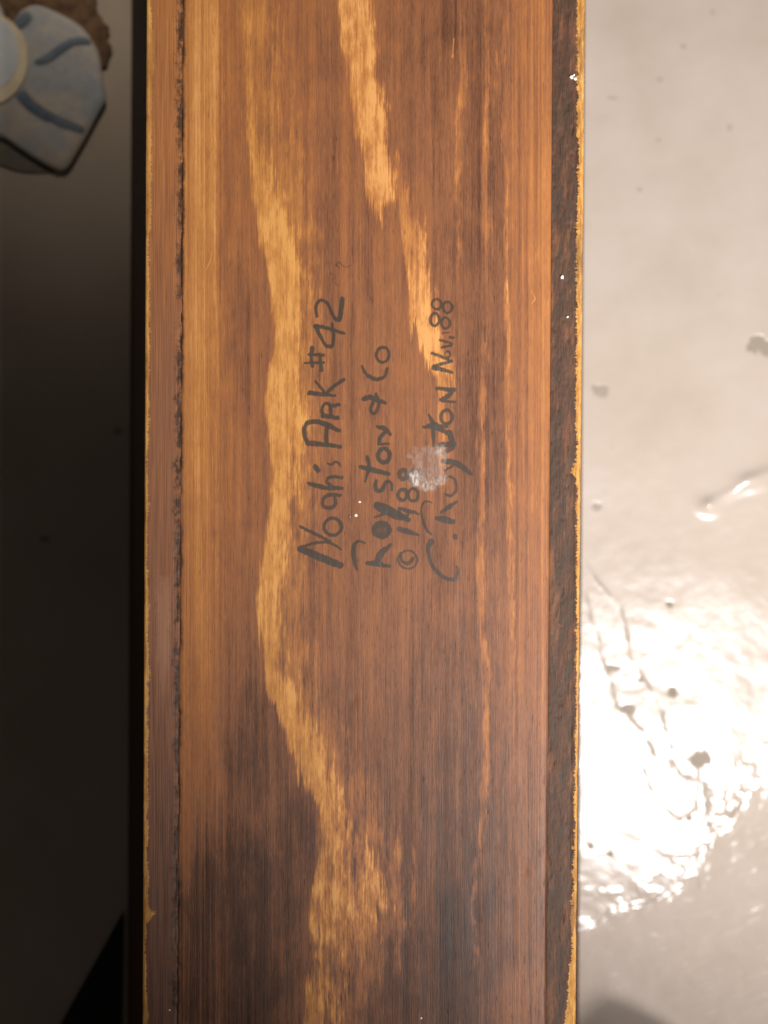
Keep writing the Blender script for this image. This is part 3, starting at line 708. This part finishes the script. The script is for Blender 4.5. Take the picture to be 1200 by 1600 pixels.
# brown scrap under and beyond the flower
m_scrap = paint('brown_paper', lin(88, 66, 48), lin(128, 98, 70), 0.03, 0.8)
def scrap():
    out = spline([(-80, -60), (60, -60), (140, -50), (150, -8), (152, 16), (160, 30), (170, 46), (170, 62), (176, 80), (170, 100), (160, 108), (120, 100), (60, 90), (0, 80), (-70, 60)], 5)
    c0 = np.array([60, 10]); n = len(out); V = []; F = []
    for u in (0, .3, .55, .8, .93, 1.0):
        for x, y in out:
            q = c0 + (np.array([x, y]) - c0) * u; q = q + 4 * u * np.array([float(fbm(np.array(x / 9), np.array(y / 9), 1, 3)), float(fbm(np.array(x / 9), np.array(y / 9), 4, 3))])
            wx, wy = flo(q[0], q[1]); V.append((wx, wy, 0.0013 + 0.0018 * float(fbm(np.array(q[0] / 25), np.array(q[1] / 25), 2, 3)) * (1 - u * .4)))
    for r in range(5):
        for i in range(n): j = (i + 1) % n; F.append((r * n + i, (r + 1) * n + i, (r + 1) * n + j, r * n + j))
    me = bpy.data.meshes.new('paper_scrap'); me.from_pydata(V, [], F); me.update()
    o = link('paper_scrap', me, m_scrap); md = o.modifiers.new('thickness', 'SOLIDIFY'); md.thickness = 0.0006
    tag(o, 'ragged dark brown scrap lying under the painted flower', 'scrap')
scrap()

# flat black wedge against the ark, lower left
m_blk = paint('black_wedge', lin(10, 10, 10), lin(16, 15, 14), 0.02, 0.75)
gap = 0.0012
pts = [(flo(193.5, 1422)[0], flo(0, 1422)[1]), (flo(88, 1612)[0], flo(0, 1612)[1]), (flo(20, 1735)[0], flo(0, 1735)[1]), (flo(188, 1760)[0], flo(0, 1760)[1])]
o = prism('black_wedge', pts, 0.0015, 0.0032, m_blk, None, 0.0003)
tag(o, 'flat black wedge on the floor against the left side of the ark', 'wedge')

# leather footwear added unseen beyond the lower right; its toe shades the floor there
m_sho = paint('dark_leather', lin(38, 32, 26), lin(52, 44, 36), 0.02, 0.5)
m_sole = paint('rubber_sole', lin(26, 24, 22), lin(36, 33, 30), 0.02, 0.8)
sh = bpy.data.objects.new('shade_shoe', None); C.objects.link(sh); sh.location = (0.146, -0.274, 0); sh.rotation_euler = (0, 0, math.radians(6)); sh.empty_display_size = 0.02
tag(sh, 'dark leather footwear, unseen, added to shade the floor at the lower right corner', 'shade_shoe')
def half_w(t): return 0.047 * (min(1.0, max(0.0, t) / 0.16) ** 0.5) * (1 - 0.28 * nstep(0.3, 0.55, np.array(t)) + 0.08 * nstep(0.6, 0.9, np.array(t))) * (1 - 0.75 * nstep(0.93, 1.0, np.array(t)))
def loft(name, z0, ztop, inset, m):
    V = []; F = []; n = 18; ts = np.concatenate([np.linspace(0.002, 0.1, 7), np.linspace(0.14, 0.9, 18), np.linspace(0.93, 1.0, 5)])
    for t in ts:
        hw = float(half_w(t)) * inset + 0.0005; zt = ztop(t)
        for i in range(n):
            a = math.pi * i / (n - 1); c_, s_ = math.cos(a), math.sin(a)
            V.append((hw * math.copysign(abs(c_) ** 0.7, c_), -0.285 * t, z0 + (zt - z0) * s_ ** 0.6))
    for r in range(len(ts) - 1):
        for i in range(n - 1): F.append((r * n + i, r * n + i + 1, (r + 1) * n + i + 1, (r + 1) * n + i))
        F.append((r * n + n - 1, r * n, (r + 1) * n, (r + 1) * n + n - 1))
    F.append(tuple(range(n))); F.append(tuple(range((len(ts) - 1) * n, len(ts) * n))[::-1])
    me = bpy.data.meshes.new(name); me.from_pydata(V, [], F); me.update()
    bm = bmesh.new(); bm.from_mesh(me); bmesh.ops.recalc_face_normals(bm, faces=bm.faces); bm.to_mesh(me); bm.free()
    return link(name, me, m, sh)
loft('sole', 0.0005, lambda t: 0.014, 1.06, m_sole)
loft('upper', 0.010, lambda t: 0.030 + 0.024 * float(nstep(0.0, 0.25, np.array(t))) + 0.045 * float(nstep(0.3, 0.62, np.array(t))), 1.0, m_sho)
m_lace = paint('shoe_lace', lin(30, 27, 24), lin(44, 40, 36), 0.05, 0.8)
for q in range(4):
    t = 0.34 + q * 0.055; zt = 0.030 + 0.024 + 0.045 * float(nstep(0.3, 0.62, np.array(t)))
    pts_ = [(-0.022 + 0.0055 * i, -0.285 * t + 0.002 * math.sin(i), zt + 0.002 - 0.02 * ((i - 4) / 8) ** 2) for i in range(9)]
    cu = bpy.data.curves.new('lace', 'CURVE'); cu.dimensions = '3D'; cu.bevel_depth = 0.0016; sp = cu.splines.new('POLY'); sp.points.add(8)
    for p_, co in zip(sp.points, pts_): p_.co = (*co, 1)
    ob = bpy.data.objects.new('lace', cu); me = bpy.data.meshes.new_from_object(ob); bpy.data.objects.remove(ob)
    link('lace', me, m_lace, sh)
